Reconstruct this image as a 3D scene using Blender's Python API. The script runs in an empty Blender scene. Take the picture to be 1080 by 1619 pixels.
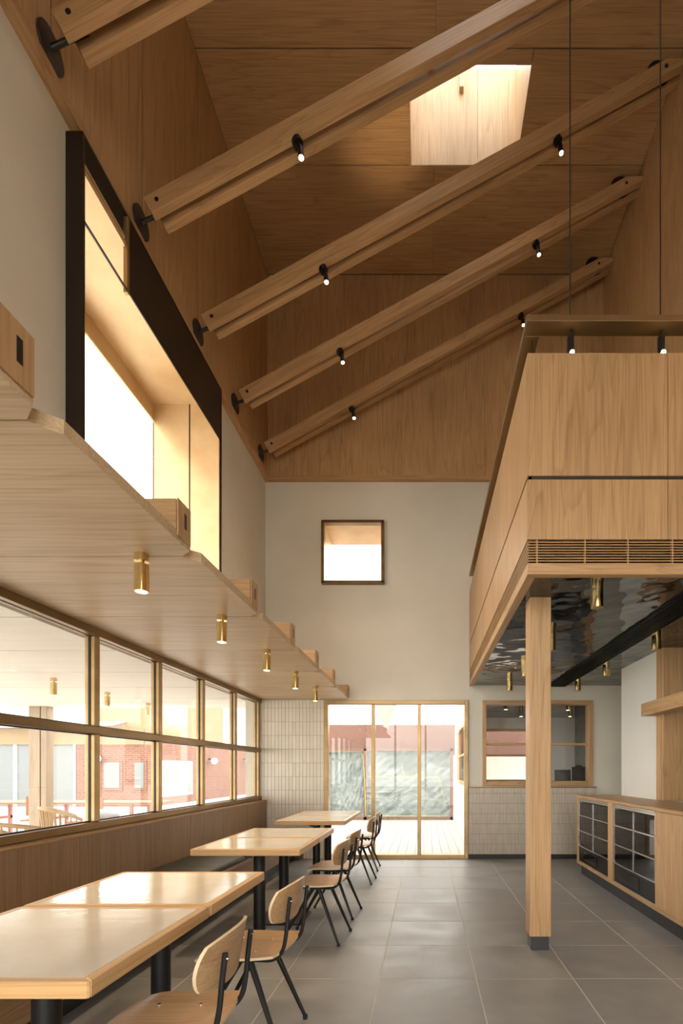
import bpy, bmesh, math, random
from mathutils import Vector, Matrix
random.seed(7)
R = math.radians
scene = bpy.context.scene
C = scene.collection

# ------------------------------------------------------------------ camera, world, exposure
F, W_, H_, VX, VY, EYE = 805.0, 1080.0, 1619.0, 673.0, 1218.0, 1.29
cam_d = bpy.data.cameras.new('camera')
cam_d.sensor_fit = 'HORIZONTAL'
cam_d.sensor_width = 36.0
cam_d.lens = F / W_ * 36.0
cam_d.shift_x = -(VX - W_ / 2) / W_
cam_d.shift_y = (VY - H_ / 2) / W_
cam_d.clip_start = 0.05
cam_d.clip_end = 300
cam = bpy.data.objects.new('camera', cam_d)
C.objects.link(cam)
cam.location = (0, 0, EYE)
cam.rotation_euler = (R(90), 0, 0)
scene.camera = cam

world = bpy.data.worlds.new('sky')
scene.world = world
world.use_nodes = True
bg = world.node_tree.nodes['Background']
bg.inputs[0].default_value = (1.0, 0.965, 0.915, 1)
SKY = 5.8
bg.inputs[1].default_value = SKY

scene.view_settings.view_transform = 'Standard'
scene.view_settings.look = 'None'
scene.view_settings.gamma = 1
scene.view_settings.use_curve_mapping = False
scene.view_settings.exposure = 0.28
BEAM_W, SHELF_W, MEZZ_W, RAIL_W = 55.0, 30.0, 0.0, 45.0     # watts of the lamps

# ------------------------------------------------------------------ materials
M = {}
def _mat(name):
    m = bpy.data.materials.new(name)
    m.use_nodes = True
    M[name] = m
    nt = m.node_tree
    return m, nt, nt.nodes['Principled BSDF']
def N(nt, t, **kw):
    n = nt.nodes.new(t)
    for k, v in kw.items():
        if k.startswith('i_'):
            n.inputs[k[2:].replace('_', ' ')].default_value = v
        else:
            setattr(n, k, v)
    return n
def L(nt, a, b): nt.links.new(a, b)
def plain(name, col, rough=0.5, metal=0.0, spec=0.5, emit=None, es=0.0, coat=0.0):
    m, nt, b = _mat(name)
    b.inputs['Base Color'].default_value = (*col, 1)
    b.inputs['Roughness'].default_value = rough
    b.inputs['Metallic'].default_value = metal
    b.inputs['Specular IOR Level'].default_value = spec
    b.inputs['Coat Weight'].default_value = coat
    b.inputs['Coat Roughness'].default_value = 0.08
    if emit:
        b.inputs['Emission Color'].default_value = (*emit, 1)
        b.inputs['Emission Strength'].default_value = es
    return m
def coords(nt, scale, rnd=True):
    tc = N(nt, 'ShaderNodeTexCoord')
    src = tc.outputs['Object']
    if rnd:
        oi = N(nt, 'ShaderNodeObjectInfo')
        ad = N(nt, 'ShaderNodeVectorMath', operation='ADD')
        sc = N(nt, 'ShaderNodeVectorMath', operation='SCALE')
        cx = N(nt, 'ShaderNodeCombineXYZ')
        for k in range(3): L(nt, oi.outputs['Random'], cx.inputs[k])
        L(nt, cx.outputs[0], sc.inputs[0]); sc.inputs['Scale'].default_value = 37.0
        L(nt, src, ad.inputs[0]); L(nt, sc.outputs[0], ad.inputs[1])
        src = ad.outputs[0]
    mp = N(nt, 'ShaderNodeMapping')
    mp.inputs['Scale'].default_value = scale
    L(nt, src, mp.inputs[0])
    return mp.outputs[0]
def ramp(nt, fac, stops):
    r = N(nt, 'ShaderNodeValToRGB')
    e = r.color_ramp.elements
    while len(e) < len(stops): e.new(0.5)
    for q, (p, c) in zip(e, stops):
        q.position = p; q.color = (*c, 1)
    L(nt, fac, r.inputs[0])
    return r.outputs[0]
def wood(name, axis, light, dark, rough=0.42, rings=11.0, spec=0.35, coat=0.0):
    m, nt, b = _mat(name)
    def sc(al, ac): return tuple(al if k == axis else ac for k in 'XYZ')
    n1 = N(nt, 'ShaderNodeTexNoise'); n1.inputs['Scale'].default_value = 1.0
    n1.inputs['Detail'].default_value = 2.0; n1.inputs['Roughness'].default_value = 0.45
    L(nt, coords(nt, sc(0.32, 4.6)), n1.inputs['Vector'])
    mu = N(nt, 'ShaderNodeMath', operation='MULTIPLY'); mu.inputs[1].default_value = rings
    L(nt, n1.outputs[0], mu.inputs[0])
    fr = N(nt, 'ShaderNodeMath', operation='FRACT'); L(nt, mu.outputs[0], fr.inputs[0])
    n2 = N(nt, 'ShaderNodeTexNoise'); n2.inputs['Scale'].default_value = 1.0
    n2.inputs['Detail'].default_value = 3.0
    L(nt, coords(nt, sc(2.2, 95.0)), n2.inputs['Vector'])
    n3 = N(nt, 'ShaderNodeTexNoise'); n3.inputs['Scale'].default_value = 1.0
    L(nt, coords(nt, sc(0.7, 1.6)), n3.inputs['Vector'])
    c1 = ramp(nt, fr.outputs[0], [(0.0, light), (0.72, tuple(l*.72 + d*.28 for l, d in zip(light, dark))), (0.93, dark), (1.0, light)])
    c2 = ramp(nt, n2.outputs[0], [(0.34, tuple(d * .85 for d in dark)), (0.56, light)])
    mx = N(nt, 'ShaderNodeMix', data_type='RGBA'); mx.inputs[0].default_value = 0.5
    L(nt, c1, mx.inputs[6]); L(nt, c2, mx.inputs[7])
    hs = N(nt, 'ShaderNodeMix', data_type='RGBA', blend_type='MULTIPLY'); hs.inputs[0].default_value = 1.0
    v = ramp(nt, n3.outputs[0], [(0.3, (0.86, 0.85, 0.83)), (0.7, (1.06, 1.05, 1.04))])
    L(nt, mx.outputs[2], hs.inputs[6]); L(nt, v, hs.inputs[7])
    L(nt, hs.outputs[2], b.inputs['Base Color'])
    b.inputs['Roughness'].default_value = rough
    b.inputs['Specular IOR Level'].default_value = spec
    b.inputs['Coat Weight'].default_value = coat
    b.inputs['Coat Roughness'].default_value = 0.12
    bp = N(nt, 'ShaderNodeBump'); bp.inputs['Strength'].default_value = 0.06; bp.inputs['Distance'].default_value = 0.002
    L(nt, n2.outputs[0], bp.inputs['Height']); L(nt, bp.outputs[0], b.inputs['Normal'])
    return m
OAK_L, OAK_D = (0.55, 0.345, 0.172), (0.385, 0.22, 0.098)
for a in 'XYZ': wood('oak_' + a, a, OAK_L, OAK_D)
for a in 'YZ': wood('smoked_oak_' + a, a, (0.34, 0.205, 0.105), (0.235, 0.13, 0.06))  # bench oak: same wood with the shade put into its colour
wood('outdoor_oak_Z', 'Z', (0.36, 0.28, 0.20), (0.28, 0.21, 0.145))
PAL_L, PAL_D = (0.66, 0.50, 0.32), (0.50, 0.345, 0.195)
wood('pale_oak_X', 'X', PAL_L, PAL_D, rings=7)
wood('pale_oak_Y', 'Y', PAL_L, PAL_D, rings=7)
wood('pale_oak_Z', 'Z', PAL_L, PAL_D, rings=7)
wood('ply_face', 'Y', (0.56, 0.36, 0.19), (0.43, 0.255, 0.12), rings=5, rough=0.3)
wood('seat_ply', 'X', (0.58, 0.36, 0.19), (0.44, 0.25, 0.11), rings=5, rough=0.3)
wood('edge_Y', 'Y', (0.66, 0.42, 0.2), (0.52, 0.29, 0.115), rings=3, rough=0.35)
wood('edge_X', 'X', (0.66, 0.42, 0.2), (0.52, 0.29, 0.115), rings=3, rough=0.35)
plain('ply_edge', (0.72, 0.55, 0.35), 0.5)
def noisy(name, c0, c1, scale, rough=0.6, metal=0.0, spec=0.4, bump=0.0, bscale=None, r1=None, detail=4, dist=0.002, rnd=False):
    m, nt, b = _mat(name)
    n = N(nt, 'ShaderNodeTexNoise'); n.inputs['Scale'].default_value = 1.0; n.inputs['Detail'].default_value = detail
    sc = scale if isinstance(scale, tuple) else (scale,) * 3
    L(nt, coords(nt, sc, rnd), n.inputs['Vector'])
    L(nt, ramp(nt, n.outputs[0], [(0.3, c0), (0.7, c1)]), b.inputs['Base Color'])
    b.inputs['Roughness'].default_value = rough
    b.inputs['Metallic'].default_value = metal
    b.inputs['Specular IOR Level'].default_value = spec
    if r1 is not None:
        mr = N(nt, 'ShaderNodeMapRange'); mr.inputs['From Min'].default_value = .3; mr.inputs['From Max'].default_value = .7
        mr.inputs['To Min'].default_value = rough; mr.inputs['To Max'].default_value = r1
        L(nt, n.outputs[0], mr.inputs[0]); L(nt, mr.outputs[0], b.inputs['Roughness'])
    if bump:
        n2 = N(nt, 'ShaderNodeTexNoise'); n2.inputs['Scale'].default_value = 1.0; n2.inputs['Detail'].default_value = 2
        bs = bscale if bscale else scale
        L(nt, coords(nt, bs if isinstance(bs, tuple) else (bs,) * 3, rnd), n2.inputs['Vector'])
        bp = N(nt, 'ShaderNodeBump'); bp.inputs['Strength'].default_value = bump; bp.inputs['Distance'].default_value = dist
        L(nt, n2.outputs[0], bp.inputs['Height']); L(nt, bp.outputs[0], b.inputs['Normal'])
    return m
noisy('plaster', (0.69, 0.648, 0.55), (0.755, 0.713, 0.612), 1.3, 0.75, bump=0.15, bscale=6.0, spec=0.2)
noisy('plaster_white', (0.70, 0.69, 0.63), (0.75, 0.74, 0.68), 1.3, 0.7, spec=0.2)
noisy('concrete_tile', (0.215, 0.212, 0.205), (0.31, 0.306, 0.295), 3.5, 0.33, bump=0.06, bscale=40.0, r1=0.5, rnd=True, detail=8, spec=0.5)
plain('grout', (0.58, 0.55, 0.50), 0.8)
noisy('brass', (0.34, 0.225, 0.105), (0.47, 0.325, 0.165), (1.5, 1.5, 5), 0.4, 0.85)
noisy('brass_polished', (0.62, 0.46, 0.2), (0.72, 0.55, 0.26), 6, 0.17, 1.0)
noisy('brass_reveal', (0.58, 0.385, 0.19), (0.76, 0.56, 0.32), (2.2, 2.2, 2.2), 0.36, 0.3, r1=0.5)
plain('bronze_dark', (0.035, 0.025, 0.018), 0.42, 0.6)
noisy('bronze', (0.2, 0.125, 0.055), (0.30, 0.19, 0.085), (2, 2, 8), 0.36, 0.75)
plain('black_metal', (0.012, 0.012, 0.013), 0.42, 0.2)
plain('dark_steel', (0.07, 0.072, 0.075), 0.38, 0.7)
plain('skirting_black', (0.022, 0.023, 0.025), 0.5)
plain('joint_dark', (0.055, 0.032, 0.016), 0.8)
plain('chrome', (0.72, 0.71, 0.69), 0.2, 1.0)
plain('screw', (0.8, 0.8, 0.78), 0.2, 1.0)
plain('fridge_glass', (0.004, 0.004, 0.005), 0.03, 0.0, 0.45)
plain('fridge_panel', (0.006, 0.006, 0.007), 0.25, 0.0, 0.25)
plain('vent_black', (0.004, 0.004, 0.004), 0.5, 0.0, 0.2)
noisy('gloss_black', (0.008, 0.008, 0.0085), (0.012, 0.012, 0.012), 1.0, 0.03, spec=0.5, bump=0.8, bscale=(2.6, 2.2, 1.0), dist=0.03)
M['gloss_black'].node_tree.nodes['Principled BSDF'].inputs['IOR'].default_value = 1.55
noisy('ceramic', (0.72, 0.66, 0.54), (0.82, 0.76, 0.65), (3.0, 3.0, 1.2), 0.24, spec=0.5, rnd=True)
noisy('ceramic_stick', (0.66, 0.57, 0.46), (0.80, 0.71, 0.60), (50, 50, 5), 0.3, spec=0.5)
plain('grout_dark', (0.15, 0.115, 0.085), 0.8)
plain('grout_light', (0.45, 0.38, 0.30), 0.8)
noisy('table_inlay', (0.62, 0.55, 0.45), (0.69, 0.62, 0.52), 5, 0.12, spec=0.5, bump=0.25, bscale=16.0, dist=0.003, rnd=True)
noisy('leather', (0.055, 0.055, 0.042), (0.085, 0.085, 0.065), 9, 0.5, bump=0.2, bscale=60.0)
plain('lamp_glow', (1, 0.9, 0.7), 0.5, emit=(1.0, 0.80, 0.52), es=40.0)
plain('lamp_glow_soft', (1, 0.9, 0.7), 0.5, emit=(1.0, 0.78, 0.5), es=4.0)
plain('white_paint', (0.74, 0.72, 0.68), 0.6)
plain('cable', (0.02, 0.02, 0.02), 0.5)
noisy('outdoor_paving', (0.48, 0.46, 0.43), (0.58, 0.56, 0.52), 1.5, 0.8)
noisy('deck_board', (0.33, 0.30, 0.275), (0.39, 0.36, 0.33), (8, .6, 8), 0.7, rnd=True)
noisy('soffit_white', (0.66, 0.61, 0.54), (0.72, 0.67, 0.6), (.6, 8, 8), 0.6)
noisy('render_tan', (0.27, 0.195, 0.115), (0.30, 0.22, 0.135), 1, 0.8)
plain('terracotta', (0.17, 0.088, 0.068), 0.8)
plain('rust_metal', (0.17, 0.09, 0.065), 0.7)
plain('window_grey', (0.16, 0.18, 0.185), 0.25)
plain('roof_sheet', (0.75, 0.77, 0.78), 0.5)
plain('rattan', (0.38, 0.25, 0.13), 0.6)
plain('chair_slat', (0.22, 0.10, 0.05), 0.6)
plain('red_metal', (0.32, 0.11, 0.08), 0.5)
plain('pillow_grey', (0.3, 0.33, 0.34), 0.9)
plain('neon_tape', (0.45, 0.52, 0.14), 0.6)
plain('monitor_black', (0.015, 0.015, 0.017), 0.3)
plain('white_plastic', (0.75, 0.75, 0.73), 0.4)
noisy('olive_tile', (0.09, 0.095, 0.085), (0.15, 0.155, 0.14), 6, 0.25)
def brick_mat():
    m, nt, b = _mat('brick_red')
    br = N(nt, 'ShaderNodeTexBrick')
    br.inputs['Color1'].default_value = (0.16, 0.068, 0.046, 1); br.inputs['Color2'].default_value = (0.20, 0.088, 0.06, 1)
    br.inputs['Mortar'].default_value = (0.26, 0.18, 0.15, 1); br.inputs['Scale'].default_value = 1.0
    br.inputs['Brick Width'].default_value = 0.24; br.inputs['Row Height'].default_value = 0.086; br.inputs['Mortar Size'].default_value = 0.008
    tc = N(nt, 'ShaderNodeTexCoord'); sp = N(nt, 'ShaderNodeSeparateXYZ'); cb = N(nt, 'ShaderNodeCombineXYZ'); ad = N(nt, 'ShaderNodeMath', operation='ADD')
    L(nt, tc.outputs['Object'], sp.inputs[0]); L(nt, sp.outputs[0], ad.inputs[0]); L(nt, sp.outputs[1], ad.inputs[1])
    L(nt, ad.outputs[0], cb.inputs[0]); L(nt, sp.outputs[2], cb.inputs[1]); L(nt, cb.outputs[0], br.inputs['Vector'])
    L(nt, br.outputs[0], b.inputs['Base Color']); b.inputs['Roughness'].default_value = 0.85
brick_mat()
def black_tile_mat():
    m, nt, b = _mat('black_tile')
    br = N(nt, 'ShaderNodeTexBrick'); br.offset = 0.0
    br.inputs['Color1'].default_value = (0.006, 0.006, 0.007, 1); br.inputs['Color2'].default_value = (0.02, 0.02, 0.022, 1)
    br.inputs['Mortar'].default_value = (0.002, 0.002, 0.002, 1); br.inputs['Scale'].default_value = 1.0
    br.inputs['Brick Width'].default_value = 0.03; br.inputs['Row Height'].default_value = 0.15; br.inputs['Mortar Size'].default_value = 0.004
    tc = N(nt, 'ShaderNodeTexCoord'); sp = N(nt, 'ShaderNodeSeparateXYZ'); cb = N(nt, 'ShaderNodeCombineXYZ')
    L(nt, tc.outputs['Object'], sp.inputs[0]); L(nt, sp.outputs[1], cb.inputs[0]); L(nt, sp.outputs[2], cb.inputs[1])
    L(nt, cb.outputs[0], br.inputs['Vector']); L(nt, br.outputs[0], b.inputs['Base Color']); b.inputs['Roughness'].default_value = 0.08
    bp = N(nt, 'ShaderNodeBump'); bp.inputs['Strength'].default_value = 0.3; bp.inputs['Distance'].default_value = 0.004; bp.invert = True
    L(nt, br.outputs['Fac'], bp.inputs['Height']); L(nt, bp.outputs[0], b.inputs['Normal'])
black_tile_mat()
def glass_mat(name, tint):
    m = bpy.data.materials.new(name); m.use_nodes = True; M[name] = m
    nt = m.node_tree; nt.nodes.remove(nt.nodes['Principled BSDF']); out = nt.nodes['Material Output']
    tr = N(nt, 'ShaderNodeBsdfTransparent'); tr.inputs[0].default_value = (*tint, 1)
    gl = N(nt, 'ShaderNodeBsdfGlossy'); gl.inputs['Roughness'].default_value = 0.01
    fr = N(nt, 'ShaderNodeFresnel'); fr.inputs['IOR'].default_value = 1.5
    ge = N(nt, 'ShaderNodeNewGeometry'); mr = N(nt, 'ShaderNodeMapRange')
    mr.inputs['To Min'].default_value = 1.5; mr.inputs['To Max'].default_value = 1 / 1.5   # same reflectance on both faces of a thin pane
    L(nt, ge.outputs['Backfacing'], mr.inputs[0]); L(nt, mr.outputs[0], fr.inputs['IOR'])
    mx = N(nt, 'ShaderNodeMixShader')
    L(nt, fr.outputs[0], mx.inputs[0]); L(nt, tr.outputs[0], mx.inputs[1]); L(nt, gl.outputs[0], mx.inputs[2]); L(nt, mx.outputs[0], out.inputs[0])
glass_mat('glass', (0.97, 0.97, 0.96))
def sheet_mat():
    m, nt, b = _mat('debris_sheet')
    n = N(nt, 'ShaderNodeTexNoise'); n.inputs['Scale'].default_value = 1.0; n.inputs['Detail'].default_value = 5; n.inputs['Distortion'].default_value = 1.2
    L(nt, coords(nt, (1.4, 1.4, 2.2), True), n.inputs['Vector'])
    L(nt, ramp(nt, n.outputs[0], [(0.3, (0.22, 0.265, 0.26)), (0.47, (0.28, 0.33, 0.325)), (0.5, (0.40, 0.445, 0.44)), (0.55, (0.31, 0.36, 0.355)), (0.75, (0.36, 0.41, 0.40))]), b.inputs['Base Color'])
    b.inputs['Roughness'].default_value = 0.45
sheet_mat()

# ------------------------------------------------------------------ mesh helpers
ORG = {}
def rbox(bm, x0, x1, y0, y1, z0, z1, bev=0.0):
    r = bmesh.ops.create_cube(bm, size=1.0)
    vs = r['verts']
    for v in vs:
        v.co = Vector(((x0 + x1) / 2 + v.co.x * (x1 - x0), (y0 + y1) / 2 + v.co.y * (y1 - y0), (z0 + z1) / 2 + v.co.z * (z1 - z0)))
    if bev > 0:
        es = {e for v in vs for e in v.link_edges}
        bmesh.ops.bevel(bm, geom=list(es), offset=bev, segments=1, affect='EDGES', profile=0.5)
def rcyl(bm, p0, p1, r0, r1=None, seg=16):
    p0, p1 = Vector(p0), Vector(p1); r1 = r0 if r1 is None else r1
    d = p1 - p0
    mt = Matrix.Translation((p0 + p1) / 2) @ d.to_track_quat('Z', 'Y').to_matrix().to_4x4()
    bmesh.ops.create_cone(bm, cap_ends=True, segments=seg, radius1=r0, radius2=r1, depth=d.length, matrix=mt)
def rtube(bm, pts, r, seg=8, radii=None):
    pts = [Vector(p) for p in pts]
    rings = []
    prev = None
    for i, p in enumerate(pts):
        t = (pts[min(i + 1, len(pts) - 1)] - pts[max(i - 1, 0)]).normalized()
        if prev is None:
            u = t.cross(Vector((0, 0, 1)))
            if u.length < 1e-3: u = t.cross(Vector((0, 1, 0)))
        else:
            u = prev - t * prev.dot(t)
        u.normalize(); prev = u; w = t.cross(u)
        rr = radii[i] if radii else r
        rings.append([bm.verts.new(p + (u * math.cos(2 * math.pi * k / seg) + w * math.sin(2 * math.pi * k / seg)) * rr) for k in range(seg)])
    for a, b in zip(rings, rings[1:]):
        for k in range(seg):
            bm.faces.new((a[k], a[(k + 1) % seg], b[(k + 1) % seg], b[k]))
    bm.faces.new(rings[0][::-1]); bm.faces.new(rings[-1])
def smooth_path(pts, n=5):
    pts = [Vector(p) for p in pts]
    out = []
    for i in range(len(pts) - 1):
        p0 = pts[max(i - 1, 0)]; p1 = pts[i]; p2 = pts[i + 1]; p3 = pts[min(i + 2, len(pts) - 1)]
        for k in range(n):
            t = k / n
            out.append(0.5 * ((2 * p1) + (p2 - p0) * t + (2 * p0 - 5 * p1 + 4 * p2 - p3) * t * t + (3 * p1 - p0 - 3 * p2 + p3) * t ** 3))
    out.append(pts[-1])
    return out
def rprism(bm, poly, z0, z1, bev=0.0):
    """poly: list of (x,y), extruded along z"""
    lo = [bm.verts.new((x, y, z0)) for x, y in poly]; hi = [bm.verts.new((x, y, z1)) for x, y in poly]
    n = len(poly)
    fs = [bm.faces.new(lo[::-1]), bm.faces.new(hi)]
    for k in range(n): fs.append(bm.faces.new((lo[k], lo[(k + 1) % n], hi[(k + 1) % n], hi[k])))
    bmesh.ops.recalc_face_normals(bm, faces=fs)
    if bev:
        bmesh.ops.bevel(bm, geom=list(set(list(fs[0].edges) + list(fs[1].edges))), offset=bev, segments=2, affect='EDGES')
def mk(name, bm, mat, parent=None, smooth=False, local=False):
    o0 = ORG.get(parent.name, Vector()) if parent else Vector()
    if parent and not local and o0.length > 0:
        bmesh.ops.translate(bm, verts=bm.verts, vec=-o0)
    me = bpy.data.meshes.new(name)
    bm.to_mesh(me); bm.free()
    if mat: me.materials.append(M[mat])
    if smooth:
        for p in me.polygons: p.use_smooth = True
        try: me.set_sharp_from_angle(angle=R(40))
        except Exception: pass
    o = bpy.data.objects.new(name, me); C.objects.link(o)
    if parent: o.parent = parent
    ORG[o.name] = o0.copy()
    return o
def box(name, d, mat, parent=None, bev=0.0, local=False):
    bm = bmesh.new(); rbox(bm, *d, bev)
    return mk(name, bm, mat, parent, local=local)
def boxes(name, ds, mat, parent=None, bev=0.0):
    bm = bmesh.new()
    for d in ds: rbox(bm, *d, bev)
    return mk(name, bm, mat, parent)
def cyl(name, p0, p1, r, mat, parent=None, r1=None, seg=20, local=False):
    bm = bmesh.new(); rcyl(bm, p0, p1, r, r1, seg)
    return mk(name, bm, mat, parent, smooth=True, local=local)
def tag(o, label, cat=None, group=None, kind=None):
    o['label'] = label
    if cat: o['category'] = cat
    if group: o['group'] = group
    if kind: o['kind'] = kind
    return o
def thing(name, label, cat, loc, group=None, rz=0.0, kind=None):
    o = bpy.data.objects.new(name, None); C.objects.link(o)
    o.location = loc; o.rotation_euler = (0, 0, rz); o.empty_display_size = 0.1
    ORG[o.name] = Vector(loc)
    return tag(o, label, cat, group, kind)
def copy_tree(o, parent=None):
    c = o.copy(); C.objects.link(c); c.parent = parent
    for ch in list(o.children): copy_tree(ch, c)
    return c
def place(name, mesh, loc, parent, rot=None):
    """an object that shares mesh data, at a world place under its parent"""
    o = bpy.data.objects.new(name, mesh); C.objects.link(o)
    o.parent = parent; o.location = Vector(loc) - ORG.get(parent.name, Vector())
    if rot: o.rotation_euler = rot
    ORG[o.name] = Vector(loc)
    return o
def box_mesh(name, sx, sy, sz, mat, bev=0.0):
    bm = bmesh.new(); rbox(bm, -sx/2, sx/2, -sy/2, sy/2, -sz/2, sz/2, bev)
    me = bpy.data.meshes.new(name); bm.to_mesh(me); bm.free(); me.materials.append(M[mat]); return me
def spot(parent, loc, target, watts, size, col=(1.0, 0.74, 0.45), blend=0.6, rad=0.02):
    d = bpy.data.lights.new('lamp_light', 'SPOT'); d.energy = watts; d.spot_size = R(size); d.spot_blend = blend
    d.color = col; d.shadow_soft_size = rad
    o = bpy.data.objects.new('lamp_light', d); C.objects.link(o)
    o.parent = parent
    o.location = Vector(loc) - ORG[parent.name]
    o.rotation_euler = (Vector(target) - Vector(loc)).to_track_quat('-Z', 'Y').to_euler()
    return o

# ------------------------------------------------------------------ key dimensions (metres)
XL, XR, YB, YF = -2.34, 2.62, 7.44, -2.6
ZW, ZC, ZM = 5.52, 8.50, 2.53            # start of the panelling, ceiling, mezzanine soffit
XLOW = 3.25                               # right wall behind the counter

# ------------------------------------------------------------------ floor
floor = box('floor', (-2.6, XLOW + .1, YF - .1, YB + .12, -0.12, -0.0012), 'grout')
tag(floor, 'grey concrete look tiled floor with thin pale grout lines', 'floor', kind='structure')
tile_me = box_mesh('floor_tile', 0.594, 0.594, 0.012, 'concrete_tile', 0.001)
xs = [0.314 + 0.6 * k for k in range(-5, 6)]
ys = [3.154 + 0.6 * k for k in range(-10, 8)]
for x in xs:
    for y in ys:
        x0, x1, y0, y1 = max(x, -2.5) + .003, min(x + .6, XLOW) - .003, max(y, YF), min(y + .6, YB + .1)
        if x1 - x0 < .02 or y1 - y0 < .03: continue
        if x1 - x0 > .59 and y1 - y0 > .593:
            place('floor_tile', tile_me, ((x0 + x1) / 2, y + .3, -.006), floor)
        else:
            me = box_mesh('floor_tile', x1 - x0, min(y1 - y0, .594), 0.012, 'concrete_tile', 0.001)
            place('floor_tile', me, ((x0 + x1) / 2, (y0 + y1) / 2, -.006), floor)

# ------------------------------------------------------------------ left wall, its two windows and panelling
WL0, WL1, WLZ = 3.32, 5.55, 5.43          # upper window opening
WT = -2.62
wl = boxes('wall_left', [
    (WT, XL, YF, WL0, 2.36, ZW), (WT, XL, WL1, YB, 2.36, ZW), (WT, XL, WL0, WL1, WLZ + .02, ZW), (WT, XL, WL0, WL1, 2.36, 2.6),
    (WT, XL + .0, YF, YB + .1, ZW, ZC + .2),
    (WT, -2.48, YF, YB, 0.0, 0.86), (WT, -2.40, YB - .03, YB + .1, 0, 2.36)], 'plaster')
tag(wl, 'pale beige plaster wall above the wooden canopy', 'wall', kind='structure')
jy = [YF + .05, -1.87, -.87, .13, 1.13, 2.13, 3.13, 4.14, 5.13, 6.10, 7.10, YB]
for a, b in zip(jy, jy[1:]):
    box('wood_panel', (XL - .01, XL + .04, a + .007, b - .007, ZW + .045, ZC - .01), 'oak_Z', wl, .002)
boxes('panel_backing', [(XL - .01, XL + .012, YF, YB, ZW + .02, ZC)], 'joint_dark', wl)
t = box('trim_1', (XL - .01, XL + .075, YF, YB, ZW - .02, ZW + .04), 'oak_Y')
tag(t, 'timber trim along the foot of the left wood panelling', 'trim', kind='structure')

# long strip window under the canopy
w1 = thing('window_1', 'long strip window of ten panes in golden bronze frames beside the bench', 'window', (-2.43, 3.2, .87), kind='structure')
my = [7.38, 6.48, 5.54, 4.635, 3.74, 2.82, 1.90, .98, .06, -.86, -1.78]
FX0, FX1 = -2.485, -2.41
box('frame_head', (FX0, FX1 + .02, YF, YB, 2.27, 2.33), 'bronze', w1, .003)
box('frame_sill', (FX0, FX1 + .02, YF, YB, .862, .915), 'bronze', w1, .003)
box('transom', (FX0, FX1 + .012, YF, YB, 1.555, 1.612), 'bronze', w1, .004)
for y in my:
    for z0, z1 in ((.915, 1.555), (1.612, 2.27)):
        o = box('mullion', (FX0, FX1, y - .03, y + .03, z0, z1), 'brass', w1, .004)
for a, b in zip(my[1:], my):
    for z0, z1 in ((.91, 1.56), (1.608, 2.28)):
        box('glass_pane', (-2.452, -2.446, a + .027, b - .027, z0, z1), 'glass', w1)
        boxes('gasket', [(-2.456, -2.442, a + .03, a + .037, z0, z1), (-2.456, -2.442, b - .037, b - .03, z0, z1), (-2.456, -2.442, a + .03, b - .03, z0 + .004, z0 + .013), (-2.456, -2.442, a + .03, b - .03, z1 - .013, z1 - .004)], 'black_metal', w1)

# deep upper window lined with brass
w2 = thing('window_2', 'large high window with a deep golden brass reveal and dark frame', 'window', (-2.34, 4.4, 2.6), kind='structure')
XI, XO, ZR = -2.227, -2.944, 5.26
box('frame_jamb', (XO + .3, XI, WL0 - .012, WL0 + .006, 2.5, WLZ), 'bronze_dark', w2)
box('frame_jamb', (XL - .02, XI, WL1 - .006, WL1 + .012, 2.5, WLZ), 'bronze_dark', w2)
box('frame_head', (XL - .02, XI, WL0 - .012, WL1 + .012, WLZ, WLZ + .015), 'bronze_dark', w2)
box('fascia', (XI - .012, XI - .002, 3.83, WL1 - .006, 4.88, WLZ), 'bronze_dark', w2)
box('fascia_edge', (XI - .03, XI, 3.80, 3.83, 4.86, WLZ), 'brass', w2, .002)
box('fascia_rail', (XI - .012, XI, WL0, 3.80, 4.872, 4.884), 'bronze_dark', w2)
box('reveal_soffit', (XO, XI - .015, WL0, WL1, ZR, ZR + .02), 'brass_reveal', w2)
box('reveal_soffit', (XI - .4, XI - .012, WL0 + .006, 3.80, 5.20, 5.24), 'brass_reveal', w2)
box('reveal_jamb', (-2.552, XI - .012, WL1 - .03, WL1 - .006, 2.5, ZR), 'brass_reveal', w2, .002)
box('reveal_jamb', (XO, -2.566, WL1 - .03, WL1 - .006, 2.5, ZR), 'brass_reveal', w2, .002)
box('reveal_jamb', (XO, XI - .012, WL0 + .006, WL0 + .03, 2.5, ZR), 'brass_reveal', w2, .002)
box('reveal_sill', (XO, XI - .012, WL0, WL1, 2.5, 2.53), 'brass_reveal', w2)
box('outer_lip', (XO - .015, XO + .005, WL0, WL1, 5.07, ZR), 'brass_reveal', w2)
box('reveal_joint', (-2.568, -2.55, WL1 - .028, WL1 - .02, 2.5, ZR), 'bronze_dark', w2)
box('glass_pane', (XO + .01, XO + .016, WL0 + .03, WL1 - .03, 2.53, 5.07), 'glass', w2)
boxes('outer_shell', [(XO - .03, WT + .0, WL1 - .006, WL1 + .06, 2.4, 5.4), (XO - .03, WT, WL0 - .06, WL0 - .012, 2.4, 5.4), (XO - .03, WT, WL0 - .06, WL1 + .06, ZR + .02, 5.4)], 'bronze_dark', w2)

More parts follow.
